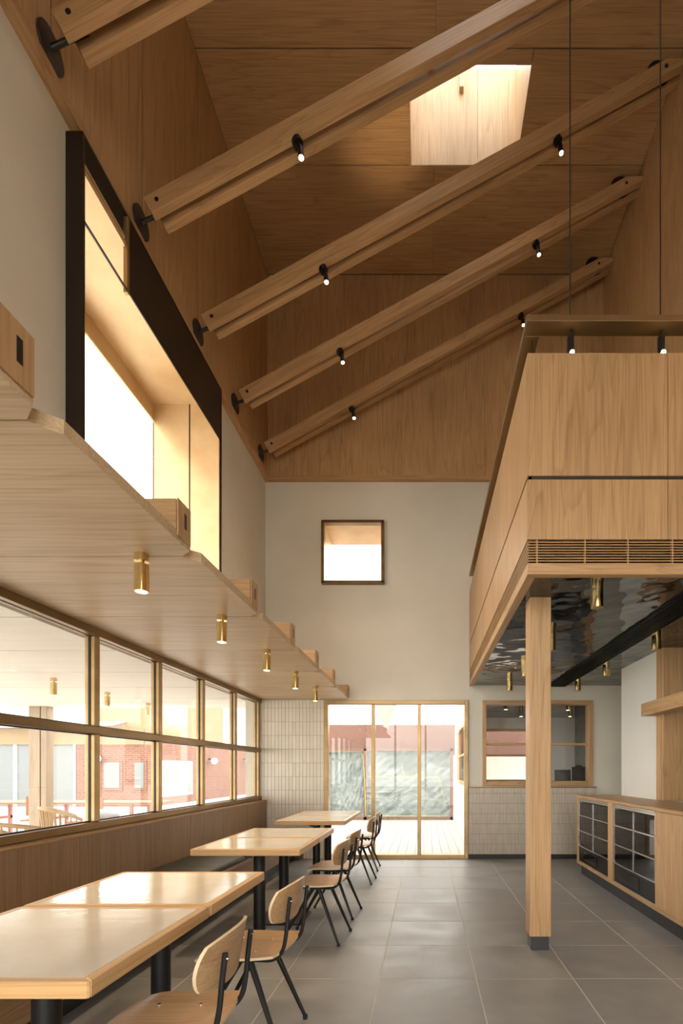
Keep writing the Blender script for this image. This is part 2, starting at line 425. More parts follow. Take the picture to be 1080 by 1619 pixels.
# ------------------------------------------------------------------ back wall
D0, D1, DZ = -1.479, .62, 2.31
S0, S1, SZ0, SZ1 = -1.50, -.615, 4.01, 4.905
K0, K1, KZ0, KZ1 = .83, 2.44, 1.06, 2.31
TB = YB + .14
wb = boxes('wall_back', [
    (WT, D0, YB, TB, 0, DZ), (D1, K0, YB, TB, 0, DZ), (K0, K1, YB, TB, 0, KZ0), (K1, XLOW + .1, YB, TB, 0, DZ),
    (WT, S0, YB, TB, DZ, ZC + .2), (S1, XLOW + .1, YB, TB, DZ, ZC + .2), (S0, S1, YB, TB, DZ, SZ0), (S0, S1, YB, TB, SZ1, ZC + .2)], 'plaster')
tag(wb, 'pale beige plaster end wall with door and small square window', 'wall', kind='structure')
gx = [XL + .04, -1.54, -.34, .86, 2.06, XR]
for a, b in zip(gx, gx[1:]):
    box('wood_panel', (a + .0008, b - .0008, YB - .045, YB, ZW + .045, ZC - .01), 'oak_Z', wb, .002)
box('panel_backing', (XL, XR, YB - .015, YB, ZW + .02, ZC), 'joint_dark', wb)
t = box('trim_2', (XL + .075, XR, YB - .075, YB, ZW - .02, ZW + .04), 'oak_X')
tag(t, 'timber trim along the foot of the gable wood panelling', 'trim', kind='structure')
# square window
w3 = thing('window_3', 'small square window with dark frame and golden reveal high on the plaster wall', 'window', (-1.06, YB, SZ0), kind='structure')
q = .03
for d in ((S0 - .012, S0 + q, SZ0, SZ1), (S1 - q, S1 + .012, SZ0, SZ1), (S0 - .012, S1 + .012, SZ0 - .012, SZ0 + q), (S0 - .012, S1 + .012, SZ1 - q, SZ1 + .012)):
    box('frame_bar', (d[0], d[1], YB - .075, YB + .02, d[2], d[3]), 'bronze', w3, .002)
YS = YB + .68
box('reveal_soffit', (S0, S1, YB + .02, YS, SZ1 - .02, SZ1), 'brass_reveal', w3)
box('reveal_sill', (S0, S1, YB + .02, YS, SZ0, SZ0 + .02), 'brass_reveal', w3)
box('reveal_jamb', (S0, S0 + .02, YB + .02, YS, SZ0 + .02, SZ1 - .02), 'brass_reveal', w3)
box('reveal_jamb', (S1 - .02, S1, YB + .02, YS, SZ0 + .02, SZ1 - .02), 'brass_reveal', w3)
box('glass_pane', (S0 + .02, S1 - .02, YS - .02, YS - .014, SZ0 + .02, SZ1 - .02), 'glass', w3)
# glazed door
d1 = thing('door_1', 'glazed brass framed door of three tall panes at the end of the room', 'door', (-.43, YB, 0), kind='structure')
fy0, fy1 = YB - .03, YB + .10
box('frame_jamb', (D0, D0 + .055, fy0, fy1, 0, DZ), 'brass', d1, .004)
box('frame_jamb', (D1 - .055, D1, fy0, fy1, 0, DZ), 'brass', d1, .004)
box('frame_head', (D0 + .055, D1 - .055, fy0, fy1, DZ - .055, DZ), 'brass', d1, .004)
box('threshold', (D0 + .055, D1 - .055, fy0, fy1, 0, .06), 'brass', d1, .004)
dm = [(590 - VX) / 108.2, (663 - VX) / 108.2]
for x in dm: box('mullion', (x - .026, x + .026, fy0 + .01, fy1 - .01, .06, DZ - .055), 'brass', d1, .004)
ed = [D0 + .055, dm[0], dm[1], D1 - .055]
for a, b in zip(ed, ed[1:]):
    box('glass_pane', (a + .02, b - .02, YB + .03, YB + .036, .055, DZ - .05), 'glass', d1)
# inner window to the side room
w4 = thing('window_4', 'timber framed inner window above the ribbed tile dado', 'window', (1.6, YB, KZ0), kind='structure')
ky0, ky1 = YB - .03, YB + .12
box('frame_jamb', (K0, K0 + .055, ky0, ky1, KZ0, KZ1), 'oak_Z', w4, .003)
box('frame_jamb', (K1 - .07, K1, ky0, ky1, KZ0, KZ1), 'oak_Z', w4, .003)
box('frame_head', (K0 + .055, K1 - .07, ky0, ky1, KZ1 - .06, KZ1), 'oak_X', w4, .003)
box('frame_sill', (K0 + .055, K1 - .07, ky0, ky1, KZ0, KZ0 + .075), 'oak_X', w4, .003)
box('transom', (K0 + .055, K1 - .07, ky0 + .03, ky1 - .03, 1.655, 1.69), 'oak_X', w4, .003)
for z0, z1 in ((KZ0 + .07, 1.66), (1.685, KZ1 - .055)):
    box('glass_pane', (K0 + .05, K1 - .065, YB + .05, YB + .056, z0, z1), 'glass', w4)

# cream stacked tiles beside the door
tw = box('trim_3', (-2.405, D0 - .002, YB - .008, YB, 0, 2.325), 'grout_light')
tag(tw, 'cream glazed tile panel stacked upright between strip window and door', 'tiled panel', kind='structure')
n, rows = 18, 12
cw = (D0 - .004 + 2.403) / n; rh = 2.32 / 11.6
for i in range(n):
    me_full = box_mesh('wall_tile', cw - .003, .009, rh - .004, 'ceramic', .0015) if i == 0 else me_full
    for k in range(rows):
        z0 = k * rh; z1 = min(z0 + rh, 2.322)
        if z1 - z0 < rh - .01:
            me = box_mesh('wall_tile', cw - .003, .009, z1 - z0 - .004, 'ceramic', .0015)
        else: me = me_full
        o = place('wall_tile', me, (-2.403 + (i + .5) * cw, YB - .011 - random.random() * .0015, (z0 + z1) / 2), tw,
                  (R(random.uniform(-.5, .5)), 0, R(random.uniform(-1.2, 1.2))))
# ribbed dado of narrow sticks
dd = box('trim_4', (D1 + .012, 2.49, YB - .012, YB, .065, 1.045), 'grout_dark')
tag(dd, 'ribbed dado of narrow upright beige tile sticks below the inner window', 'tiled dado', kind='structure')
bm = bmesh.new()
x = D1 + .016
while x < 2.485:
    w = .0205
    for k in range(7):
        z0 = .07 + k * .148; z1 = min(z0 + .144, 1.035)
        if z1 - z0 > .02:
            dy = random.uniform(0, .004)
            rbox(bm, x, x + w - .005, YB - .024 - dy, YB - .01, z0, z1)
    x += w + .0015
o = mk('tile_stick', bm, 'ceramic_stick', dd); o['kind'] = 'stuff'
box('cap_strip', (D1 + .012, 2.495, YB - .03, YB, 1.04, 1.052), 'brass', dd, .002)
bb = box('baseboard_back', (D1 + .005, 2.6, YB - .028, YB, 0, .065), 'skirting_black')
tag(bb, 'black skirting board below the ribbed tile dado', 'skirting', kind='structure')

# ------------------------------------------------------------------ right walls, front wall
wr = boxes('wall_right', [(XR, XR + .2, YF, YB, ZM + .1, ZC + .2), (XLOW, XLOW + .15, YF, YB, 0, ZM + .1), (2.40, XLOW, 5.29, 6.24, 0, ZM),
                          (XR, XLOW + .1, YF, 3.19, ZM, ZM + .12)], 'plaster_white')
tag(wr, 'white plaster wall standing behind the wooden counter', 'wall', kind='structure')
ry = [YF + .02, -2.0, -1.0, 0, 1.0, 2.0, 3.0, 4.0, 5.0, 6.0, 7.0, YB - .046]
for a, b in zip(ry, ry[1:]):
    box('wood_panel', (XR - .04, XR + .01, a + .003, b - .003, ZM + .12, ZC - .01), 'oak_Z', wr, .002)
box('panel_backing', (XR - .012, XR + .01, YF, YB - .05, ZM + .12, ZC), 'joint_dark', wr)
wf = boxes('wall_front', [(WT, -2.1, YF - .15, YF, 0, ZC + .2), (2.1, XLOW + .1, YF - .15, YF, 0, ZC + .2), (-2.1, 2.1, YF - .15, YF, 4.5, ZC + .2), (-2.1, 2.1, YF - .15, YF, 0, .08)], 'plaster')
tag(wf, 'plaster entrance wall with a wide glazed opening added for daylight', 'wall', kind='structure')
w5 = thing('window_5', 'unseen wide glazed screen added in the entrance wall for daylight', 'window', (-.4, YF, .08), kind='structure')  # added out of view to let daylight in from behind the camera
for k in range(5):
    x = -2.1 + 4.2 * k / 4
    box('mullion', (x - .03, x + .03, YF - .1, YF - .03, .08, 4.5), 'brass', w5, .003)
for k in range(4):
    x0 = -2.1 + 4.2 * k / 4
    box('glass_pane', (x0 + .03, x0 + 1.02, YF - .07, YF - .064, .08, 4.5), 'glass', w5)

# ------------------------------------------------------------------ ceiling with skylight
KX0, KX1, KY0, KY1 = -.17, 1.08, 5.20, 6.06
ce = boxes('ceiling', [(WT, KX0 - .03, YF - .1, TB, ZC + .02, ZC + .2), (KX1 + .03, XR + .2, YF - .1, TB, ZC + .02, ZC + .2), (KX0 - .03, KX1 + .03, 3.56, KY0 - .03, ZC + .02, ZC + .2), (KX0 - .03, KX1 + .03, YF - .1, 2.60, ZC + .02, ZC + .2), (KX0 - .03, KX1 + .03, KY1 + .03, TB, ZC + .02, ZC + .2),
    (KX0 - .08, KX0 - .03, KY0 - .08, KY1 + .08, ZC + .2, ZC + 1.15), (KX1 + .03, KX1 + .08, KY0 - .08, KY1 + .08, ZC + .2, ZC + 1.15), (KX0 - .03, KX1 + .03, KY0 - .08, KY0 - .03, ZC + .2, ZC + 1.15), (KX0 - .03, KX1 + .03, KY1 + .03, KY1 + .08, ZC + .2, ZC + 1.15)], 'joint_dark')
tag(ce, 'flat wood panelled ceiling with a skylight', 'ceiling', kind='structure')
cy = [YF, -1.9, -.9, .1, 1.1, 2.1, 3.1, 4.09, 5.08, 6.06, YB - .046]
for a, b in zip(cy, cy[1:]):
    cells = [(XL + .04, .1), (.1, XR - .04)]
    if a < KY1 - .1 and b > KY0 + .1: cells = [(XL + .04, KX0), (KX1, XR - .04)]
    if abs(a - 2.1) < .01: cells = [(XL + .04, KX0), (KX1, XR - .04)]; b = 2.6
    if abs(a - 3.1) < .01: cells = [(XL + .04, KX0), (KX1, XR - .04)]
    for c, d in cells:
        box('wood_panel', (c + .001, d - .001, a + .006, b - .006, ZC - .01, ZC + .03), 'oak_X', ce, .002)
    if abs(a - 3.1) < .01: box('wood_panel', (KX0, KX1, 3.56, b - .004, ZC - .01, ZC + .03), 'oak_X', ce, .002)
    if abs(a - 2.1) < .01:
        box('wood_panel', (KX0, KX1, a + .004, 2.6, ZC - .01, ZC + .03), 'oak_X', ce, .002)
        for c, d in cells: box('wood_panel', (c + .003, d - .003, 2.604, 3.096, ZC - .01, ZC + .03), 'oak_X', ce, .002)
    if abs(a - 5.08) < .01:
        box('wood_panel', (KX0 + .003, KX1 - .003, a + .004, KY0, ZC - .01, ZC + .03), 'oak_X', ce, .002)
ZS = ZC + 1.15
sk = thing('window_6', 'skylight with a tall pale wood lined shaft in the ceiling', 'skylight', ((KX0 + KX1) / 2, (KY0 + KY1) / 2, ZC), kind='structure')
for a, b in ((KX0 - .03, .62), (.62, KX1 + .03)):
    box('shaft_panel', (a + .001, b - .001, KY1, KY1 + .03, ZC - .005, ZS), 'pale_oak_Z', sk, .002)
box('shaft_panel', (KX0, KX1, KY0 - .03, KY0, ZC - .005, ZS), 'pale_oak_Z', sk)
box('shaft_panel', (KX0 - .03, KX0, KY0 - .03, KY1 + .03, ZC - .005, ZS), 'pale_oak_Z', sk)
box('shaft_panel', (KX1, KX1 + .03, KY0 - .03, KY1 + .03, ZC - .005, ZS), 'pale_oak_Z', sk)
box('glass_pane', (KX0, KX1, KY0, KY1, ZS - .01, ZS - .002), 'glass', sk)
box('hook_block', (.40, .45, KY1 - .06, KY1, ZS - .3, ZS - .02), 'pale_oak_Z', sk, .003)

sk2 = thing('window_9', 'unseen second skylight added in the ceiling toward the entrance for daylight', 'skylight', ((KX0 + KX1) / 2, 3.08, ZC), kind='structure')  # added out of view to bring in more top light
for d in ((KX0 - .03, KX1 + .03, 3.56, 3.59), (KX0 - .03, KX1 + .03, 2.57, 2.60), (KX0 - .03, KX0, 2.6, 3.56), (KX1, KX1 + .03, 2.6, 3.56)):
    box('shaft_panel', (*d, ZC + .02, ZC + .6), 'pale_oak_Z', sk2)
box('glass_pane', (KX0, KX1, 2.6, 3.56, ZC + .58, ZC + .586), 'glass', sk2)

# ------------------------------------------------------------------ mezzanine box
X0, Y0, ZT, ZB = .638, 3.19, 3.90, ZM
mz = thing('mezzanine', 'oak clad mezzanine box with slatted vent band and black gloss underside', 'mezzanine', (X0, Y0, ZB), kind='structure')
ZG0, ZG1, ZJ = 2.59, 2.738, 3.125
XRR = XLOW + .1
box('core', (X0 + .06, XRR, Y0 + .06, YB - .002, ZB + .05, ZB + .35), 'joint_dark', mz)
boxes('parapet_core', [(X0 + .03, X0 + .10, Y0 + .03, YB - .002, ZG1, ZT - .01), (X0 + .03, XRR, Y0 + .03, Y0 + .10, ZG1, ZT - .01)], 'joint_dark', mz)
fx = [X0, 1.518, 2.42, XRR]
for a, b in zip(fx, fx[1:]):
    box('fascia_panel', (a + (0 if a == X0 else .0015), b - .0015, Y0, Y0 + .03, ZJ + .012, ZT), 'oak_Z', mz, .0015)
    box('fascia_panel', (a + (0 if a == X0 else .0015), b - .0015, Y0, Y0 + .03, ZG1, ZJ - .012), 'oak_Z', mz, .0015)
sy = [Y0 + .03, 3.95, 4.83, 5.70, 6.57, YB - .001]
for a, b in zip(sy, sy[1:]):
    box('fascia_panel', (X0, X0 + .03, a + .0015, b - .0015, ZJ + .012, ZT), 'oak_Z', mz, .0015)
    box('fascia_panel', (X0, X0 + .03, a + .0015, b - .0015, ZG1, ZJ - .012), 'oak_Z', mz, .0015)
boxes('shadow_gap', [(X0 + .012, XRR, Y0 + .012, Y0 + .03, ZJ - .012, ZJ + .012), (X0 + .012, X0 + .03, Y0 + .012, YB, ZJ - .012, ZJ + .012)], 'dark_steel', mz)
box('parapet_cap', (X0 + .002, XRR, Y0 + .004, Y0 + .1, ZT, ZT + .008), 'oak_X', mz)
box('parapet_cap', (X0 + .002, X0 + .1, Y0 + .1, YB - .001, ZT, ZT + .008), 'oak_Y', mz)
ns = 8
for k in range(ns):
    z = ZG0 + .012 + k * (ZG1 - ZG0 - .014) / ns
    box('vent_slat', (X0 + .004, XRR, Y0 + .004, Y0 + .014, z, z + .0055), 'oak_X', mz)
    box('vent_slat', (X0 + .004, X0 + .014, Y0 + .014, YB - .001, z, z + .0055), 'oak_Y', mz)
for x in (.70, 1.0, 1.27, 1.55, 1.82):
    box('vent_divider', (x - .003, x + .003, Y0 + .003, Y0 + .03, ZG0, ZG1), 'oak_Z', mz)
for y in (3.6, 4.4, 5.2, 6.0, 6.8):
    box('vent_divider', (X0 + .003, X0 + .03, y - .003, y + .003, ZG0, ZG1), 'oak_Z', mz)
boxes('vent_back', [(X0 + .05, XRR, Y0 + .05, Y0 + .06, ZG0, ZG1), (X0 + .05, X0 + .06, Y0 + .05, YB, ZG0, ZG1)], 'vent_black', mz)
box('bottom_rail', (X0, XRR, Y0, Y0 + .06, ZB - .012, ZG0), 'oak_X', mz, .003)
box('bottom_rail', (X0, X0 + .06, Y0 + .06, YB - .001, ZB - .012, ZG0), 'oak_Y', mz, .003)
box('gloss_soffit', (X0 + .06, XRR, Y0 + .06, YB - .001, ZB, ZB + .05), 'gloss_black', mz)
box('vent_tray', (1.79, 2.05, Y0 + .06, YB - .001, ZB - .006, ZB), 'vent_black', mz)
for k in range(9):
    x = 1.80 + k * .0275
    box('ceiling_slat', (x, x + .012, Y0 + .06, YB - .002, ZB - .022, ZB - .006), 'vent_black', mz)

# black tiled wall behind the counter
bt = box('trim_5', (XLOW - .015, XLOW, 1.5, 5.28, 0, ZM), 'black_tile')
tag(bt, 'black glazed tile wall behind the serving counter', 'tiled wall', kind='structure')

# timber column
col = thing('timber_column', 'square oak column on a grey steel foot holding up the mezzanine', 'column', (.82, 3.72, 0))
box('shaft', (.745, .897, 3.64, 3.793, .10, ZB), 'oak_Z', col, .003)
box('steel_foot', (.757, .885, 3.652, 3.781, 0, .10), 'dark_steel', col, .002)
post = thing('serving_post', 'oak post rising from the counter beside the white wall', 'post', (2.47, 5.21, .985))
box('shaft', (2.395, 2.60, 5.132, 5.288, .985, ZB), 'oak_Z', post, .003)
box('cover_strip', (2.385, 2.395, 5.17, 5.25, .985, ZB), 'oak_Z', post, .002)
rail = thing('serving_beam', 'horizontal oak beam fixed to the post above the counter', 'beam', (2.3, 4.2, 1.855))
box('beam', (2.255, 2.385, 2.4, 5.33, 1.855, 1.985), 'oak_Y', rail, .003)
box('bracket', (2.385, 2.396, 5.15, 5.27, 1.88, 1.96), 'black_metal', rail)

# ------------------------------------------------------------------ counter with drawer fridges
CX, CY0, CY1, CZ = 1.90, 2.2, 6.40, .985
ct = thing('counter', 'long oak serving counter on a black plinth', 'counter', (2.2, 4.4, 0))
box('worktop', (CX - .008, 2.395, CY0, CY1 + .008, CZ - .032, CZ), 'oak_Y', ct, .004)
box('worktop', (2.395, 2.75, CY0, 5.125, CZ - .032, CZ), 'oak_Y', ct, .004)
box('inner_top', (2.46, 2.72, CY0, 5.12, CZ, CZ + .0008), 'white_plastic', ct)
box('end_panel', (CX, 2.395, CY1 - .035, CY1, .13, CZ - .032), 'oak_Z', ct, .002)
box('divider', (CX, 2.395, 5.185, 5.31, .165, CZ - .032), 'oak_Z', ct, .002)
box('bottom_board', (CX, 2.395, CY0, CY1 - .035, .13, .165), 'oak_Y', ct, .002)
for a, b in ((3.45, 4.22), (2.82, 3.447), (CY0, 2.817)):
    box('cupboard_front', (CX, CX + .03, a + .0015, b - .0015, .167, CZ - .034), 'oak_Z', ct, .002)
box('back_board', (2.36, 2.395, CY0, CY1 - .035, .165, CZ - .032), 'joint_dark', ct)
box('plinth', (CX + .05, 2.38, CY0, CY1 - .03, 0, .13), 'skirting_black', ct)
def fridge(y0, y1, label):
    f = thing('drawer_fridge', label, 'fridge', (2.1, (y0 + y1) / 2, .165), 'drawer fridges in the counter')
    box('body', (CX + .03, 2.35, y0, y1, .167, CZ - .036), 'fridge_panel', f)
    box('top_bar', (CX + .004, CX + .03, y0 + .01, y1 - .01, .935, .951), 'chrome', f, .002)
    box('top_bar', (CX + .008, CX + .03, y0 + .01, y1 - .01, .912, .933), 'chrome', f, .002)
    ym = y0 + (y1 - y0) * .485
    for z0, z1 in ((.745, .90), (.555, .725), (.365, .535)):
        dr = box('drawer', (CX + .014, CX + .03, y0 + .02, y1 - .02, z0, z1), 'fridge_glass', f, .002)
        box('handle_rail', (CX + .002, CX + .03, y0 + .012, y1 - .012, z0 - .016, z0), 'chrome', dr, .003)
        box('centre_bar', (CX + .009, CX + .014, ym - .009, ym + .009, z0, z1), 'chrome', dr)
    for y in (y0 + .012, y1 - .02):
        box('side_bar', (CX + .008, CX + .03, y, y + .008, .345, .912), 'chrome', f)
    p = box('machine_panel', (CX + .014, CX + .03, y0 + .02, y1 - .02, .178, .343), 'fridge_panel', f, .002)
    box('vent_grille', (CX + .010, CX + .014, y0 + (y1 - y0) * .36, y0 + (y1 - y0) * .80, .205, .315), 'fridge_glass', p, .001)
    box('base_bar', (CX + .010, CX + .03, y0 + .012, y1 - .012, .167, .176), 'chrome', f)
fridge(5.31, 6.365, 'glass drawer fridge with chrome bars at the tiled end of the counter')
fridge(4.222, 5.185, 'glass drawer fridge with chrome bars next to the plain oak cupboard front')

# ------------------------------------------------------------------ canopy over the bench
cn = thing('canopy', 'pale oak canopy of notched panels running above the strip window', 'canopy', (-1.8, 3.4, 2.32))
PJ = [.547 - .96 * 2, .547 - .96, .547, 1.507, 2.467, 3.427, 4.387, 5.347, 6.307, 7.425]
ZK = 2.325
for a, b in zip(PJ, PJ[1:]):
    bm = bmesh.new()
    ch = .062
    poly = [(-2.40, a + .005), (-1.176, a + .005), (-1.115, a + ch), (-1.115, b - ch), (-1.176, b - .005), (-2.40, b - .005)]
    rprism(bm, poly, ZK, ZK + .045)
    mk('soffit_panel', bm, 'pale_oak_X', cn)
    box('joint_strip', (-2.40, -1.19, b - .02, min(b + .02, 7.43), ZK + .046, ZK + .055), 'joint_dark', cn)
    if b > .5:
        e = box('end_block', (-1.62, -1.118, b - .185, b - .066, ZK + .045, ZK + .185), 'oak_X', cn, .003)
        cp = box('end_cap', (-1.114, -1.108, b - .187, b - .064, ZK + .02, ZK + .187), 'oak_Z', e, .001)
        box('slot', (-1.109, -1.1065, b - .128, b - .108, ZK + .075, ZK + .145), 'black_metal', e)

def downlight(loc, label, group, r=.033, ln=.18, cap=.036, watts=0.0, mat='brass_polished', neck=True, tilt=0.0):
    x, y, z = loc
    f = thing('downlight', label, 'downlight', loc, group)
    if neck:
        cyl('ceiling_cap', (x, y, z - cap), (x, y, z), r, mat, f)
        cyl('neck', (x, y, z - cap - .016), (x, y, z - cap), r * .4, mat, f, seg=12)
        a = cap + .016
    else: a = 0
    bm = bmesh.new(); rcyl(bm, (x, y, z - ln), (x, y, z - a), r, seg=28)
    b = mk('barrel', bm, mat, f, smooth=True)
    cyl('lens', (x, y, z - ln - .002), (x, y, z - ln + .004), r * .78, 'lamp_glow_soft' if watts else 'brass', f, seg=20)
    if watts: spot(f, (x, y, z - ln - .006), (x, y, 0), watts, 75, rad=.03)
    return f
for k, (y, s) in enumerate(zip(PJ[4:9], ['over the table pair farthest from the door', 'over the gap before the middle table pair', 'over the middle table pair', 'over the gap past the middle table pair', 'closest to the glazed door'])):
    downlight((-1.36, y - .03, ZK), 'brass cylinder downlight under the canopy ' + s, 'canopy downlights', watts=SHELF_W)
for x, ys_, s in ((1.175, (3.49, 4.75, 6.03, 7.12), 'left'), (2.13, (4.70, 6.0, 7.12), 'right')):
    for k, y in enumerate(ys_):
        if s == 'left': lb = ['brass downlight farthest from the end wall in the column side row', 'brass downlight third from the end wall in the column side row', 'brass downlight second from the end wall in the column side row', 'brass downlight nearest the end wall in the column side row'][k]
        else: lb = ['brass downlight beside the counter post in the counter side row', 'brass downlight in front of the white wall in the counter side row', 'brass downlight nearest the end wall in the counter side row'][k]
        downlight((x, y, ZB), lb, 'downlights under the mezzanine', r=.041, ln=.125, watts=MEZZ_W, neck=False)

# ------------------------------------------------------------------ roof beams
BXL, BXR, BZL, BZR = -2.265, 2.575, 5.70, 8.36
BL = math.hypot(BXR - BXL, BZR - BZL); BA = math.atan2(BZR - BZL, BXR - BXL)
names = ['double oak roof beam close to the gable wall', 'double oak roof beam second from the gable wall', 'double oak roof beam third from the gable wall, below the skylight',
         'double oak roof beam fourth from the gable wall, on the entrance side of the skylight', 'double oak roof beam farthest from the gable wall']
BY = [7.09, 6.13, 5.13, 4.10, 3.11]
beam0 = None
def make_beam():
    o = thing('roof_beam', names[0], 'beam', (0, 0, 0), 'double roof beams')
    for y0 in (-.095, .027):
        bm = bmesh.new(); s0 = .085 if y0 < 0 else .13
        rprism(bm, [(s0, -.065), (BL, -.065), (BL, -.03), (BL - .174, .065), (s0, .065)], -(y0 + .068), -y0)
        bmesh.ops.rotate(bm, cent=(0, 0, 0), matrix=Matrix.Rotation(R(90), 3, 'X'), verts=bm.verts)
        p = mk('plank', bm, 'oak_X', o, local=True); p.rotation_euler = (0, -BA, 0)
        for u in (.17, BL - .22):
            s = -1 if y0 < 0 else 1
            bm = bmesh.new()
            yy = y0 if y0 < 0 else y0 + .068
            rcyl(bm, (u, yy - .006, 0), (u, yy + .006, 0), .016, seg=12)
            mk('bolt_hole', bm, 'black_metal', p, local=True)
    # left wall plate (round) with pin, right hinge disc, suspension blade
    cyl('wall_plate', (-.036, 0, .0), (-.018, 0, .0), .108, 'dark_steel', o, seg=32, local=True)
    cyl('pin', (-.03, 0, 0), (.2, 0, .1), .016, 'black_metal', o, seg=12, local=True)
    ex, ez = BL * math.cos(BA), BL * math.sin(BA)
    cyl('hinge_disc', (ex - .23, -.012, ez - .05), (ex - .23, .012, ez - .05), .12, 'black_metal', o, seg=32, local=True)
    bm = bmesh.new(); u = (.06 - BXL) / math.cos(BA)
    rbox(bm, u - .02, u + .02, -.006, .006, .02, .125, .002)
    b = mk('suspension_blade', bm, 'dark_steel', o, local=True); b.rotation_euler = (0, -BA, 0)
    return o
beams = []
for k, y in enumerate(BY):
    if k == 0: b = make_beam(); beam0 = b
    else: b = copy_tree(beam0)
    b.location = (BXL, y, BZL); b['label'] = names[k]; ORG[b.name] = Vector((BXL, y, BZL)); beams.append(b)

# spotlights under the beams
def beam_spot(x, y, label, lit=True, aim=None):
    zb = BZL + (x - BXL) * math.tan(BA) - .065 / math.cos(BA)
    yy = y - .015
    f = thing('spotlight', label, 'spotlight', (x, yy, zb), 'spotlights under the roof beams')
    d = Vector((math.sin(BA), 0, -math.cos(BA)))
    p = Vector((x, yy - .03, zb))
    cyl('mount', p + d * -.0, p + d * .035, .042, 'black_metal', f, seg=20)
    q = p + d * .035; e = Vector((x + .03, yy - .03, zb - .075))
    bm = bmesh.new(); rtube(bm, [q, q + d * .02, e], .009, 8); mk('arm', bm, 'black_metal', f, smooth=True)
    h0 = e + Vector((0, 0, .02)); h1 = e + Vector((.012, -.012, -.075))
    cyl('barrel', h0, h1, .024, 'black_metal', f, seg=20)
    ax = (h1 - h0).normalized()
    cyl('lens', h1 - ax * .002, h1 + ax * .003, .019, 'lamp_glow' if lit else 'white_plastic', f, seg=16)
    if lit:
        spot(f, h1 + ax * .008, aim or (x + .1, y - .3, 0), BEAM_W, 70, rad=.02)
SX = (-1.03, 1.31)
beam_spot(SX[0], BY[3], 'black spotlight on the beam on the entrance side of the skylight')
beam_spot(SX[0], BY[2], 'black spotlight low on the beam below the skylight')
beam_spot(SX[1], BY[2], 'black spotlight high on the beam below the skylight')
beam_spot(SX[0], BY[1], 'black spotlight low on the second beam from the gable')
beam_spot(SX[1], BY[1], 'black spotlight high on the second beam from the gable')
beam_spot(SX[0], BY[0], 'black spotlight low on the beam nearest the gable', aim=(-.9, 5.4, 0))
beam_spot(SX[1], BY[0], 'black spotlight high on the beam nearest the gable, above the hanging rail', aim=(1.2, 5.6, 2.6))

ul = thing('uplight', 'unseen small black uplight added on top of the beam below the skylight', 'uplight', (-.18, BY[2] + .12, BZL + (-.18 - BXL) * math.tan(BA) + .075))  # added lamp, makes the warm glow on the ceiling near the skylight
uz = ul.location.z
box('bracket', (-.20, -.16, BY[2] + .027, BY[2] + .13, uz - .02, uz + .01), 'black_metal', ul)
cyl('barrel', (-.18, BY[2] + .1, uz + .01), (-.19, BY[2] + .13, uz + .09), .022, 'black_metal', ul)
cyl('lens', (-.19, BY[2] + .13, uz + .088), (-.1905, BY[2] + .1315, uz + .093), .017, 'lamp_glow', ul)
spot(ul, (-.191, BY[2] + .133, uz + .1), (-.45, 5.8, ZC), 34.0, 42, blend=.9)

# ------------------------------------------------------------------ hanging brass rail above the mezzanine
hr = thing('hanging_rail', 'brass rail hung on black cables over the mezzanine parapet', 'rail', (X0, Y0, 4.107))
box('front_bar', (X0 - .005, XR - .05, Y0, Y0 + .115, 4.107, 4.147), 'brass', hr, .002)
box('side_bar', (X0 - .005, X0 + .10, Y0 + .115, YB - .05, 4.107, 4.147), 'brass', hr, .002)
for x in (.928, 1.508):
    bm = bmesh.new(); rtube(bm, [(x, Y0 + .08, 4.15), (x, Y0 + .08, ZC - .01)], .0045, 6); mk('cable', bm, 'cable', hr)
    cyl('cable_grip', (x, Y0 + .08, 4.147), (x, Y0 + .08, 4.175), .016, 'black_metal', hr, seg=12)
for y in (3.34, 5.2, 7.2):
    cyl('stay_rod', (X0 + .06, y, 3.908), (X0 + .06, y, 4.107), .004, 'black_metal', hr, seg=8)
for x, lb in ((.928, 'black spotlight below the hanging rail at its corner end'), (1.508, 'black spotlight below the hanging rail at its wall end')):
    f = thing('spotlight', lb, 'spotlight', (x, Y0 + .07, 4.107), 'spotlights below the hanging rail')
    y = Y0 + .07
    cyl('stem', (x, y, 4.05), (x, y, 4.107), .006, 'black_metal', f, seg=8)
    cyl('barrel', (x, y, 3.945), (x, y, 4.06), .022, 'black_metal', f, seg=20)
    cyl('lens', (x + .004, y - .02, 3.95), (x + .004, y - .026, 3.945), .014, 'lamp_glow', f, seg=16)
    spot(f, (x, y, 3.94), (x - .3, y - 1.0, 0), RAIL_W, 80)

# ------------------------------------------------------------------ bench and cushion
bn = thing('bench', 'shade-darkened oak bench with a tall panelled back below the strip window', 'bench', (-2.05, 3.6, 0))
jb = [YF + .02, -1.5, -.5, .5, 1.5, 2.52, 3.4, 4.2, 5.0, 5.8, 6.6, 7.405]
for a, b in zip(jb, jb[1:]):
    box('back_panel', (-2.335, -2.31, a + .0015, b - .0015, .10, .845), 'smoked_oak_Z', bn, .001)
box('top_ledge', (-2.475, -2.308, YF + .02, 7.407, .845, .86), 'oak_Y', bn, .003)
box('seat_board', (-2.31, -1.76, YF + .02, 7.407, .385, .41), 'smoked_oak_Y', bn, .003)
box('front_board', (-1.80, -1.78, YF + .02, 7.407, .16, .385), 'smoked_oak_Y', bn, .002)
box('plinth', (-2.31, -1.90, YF + .02, 7.407, 0, .16), 'skirting_black', bn)
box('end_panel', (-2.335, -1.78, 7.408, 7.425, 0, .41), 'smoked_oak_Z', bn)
cu = [YF + .03, -.9, .75, 2.42, 4.15, 5.85, 7.40]
spots_c = ['behind the viewer', 'beside the viewer', 'beside the two tables farthest from the door', 'before the middle table pair', 'beside the middle table pair', 'beside the table pair next to the tiled wall']
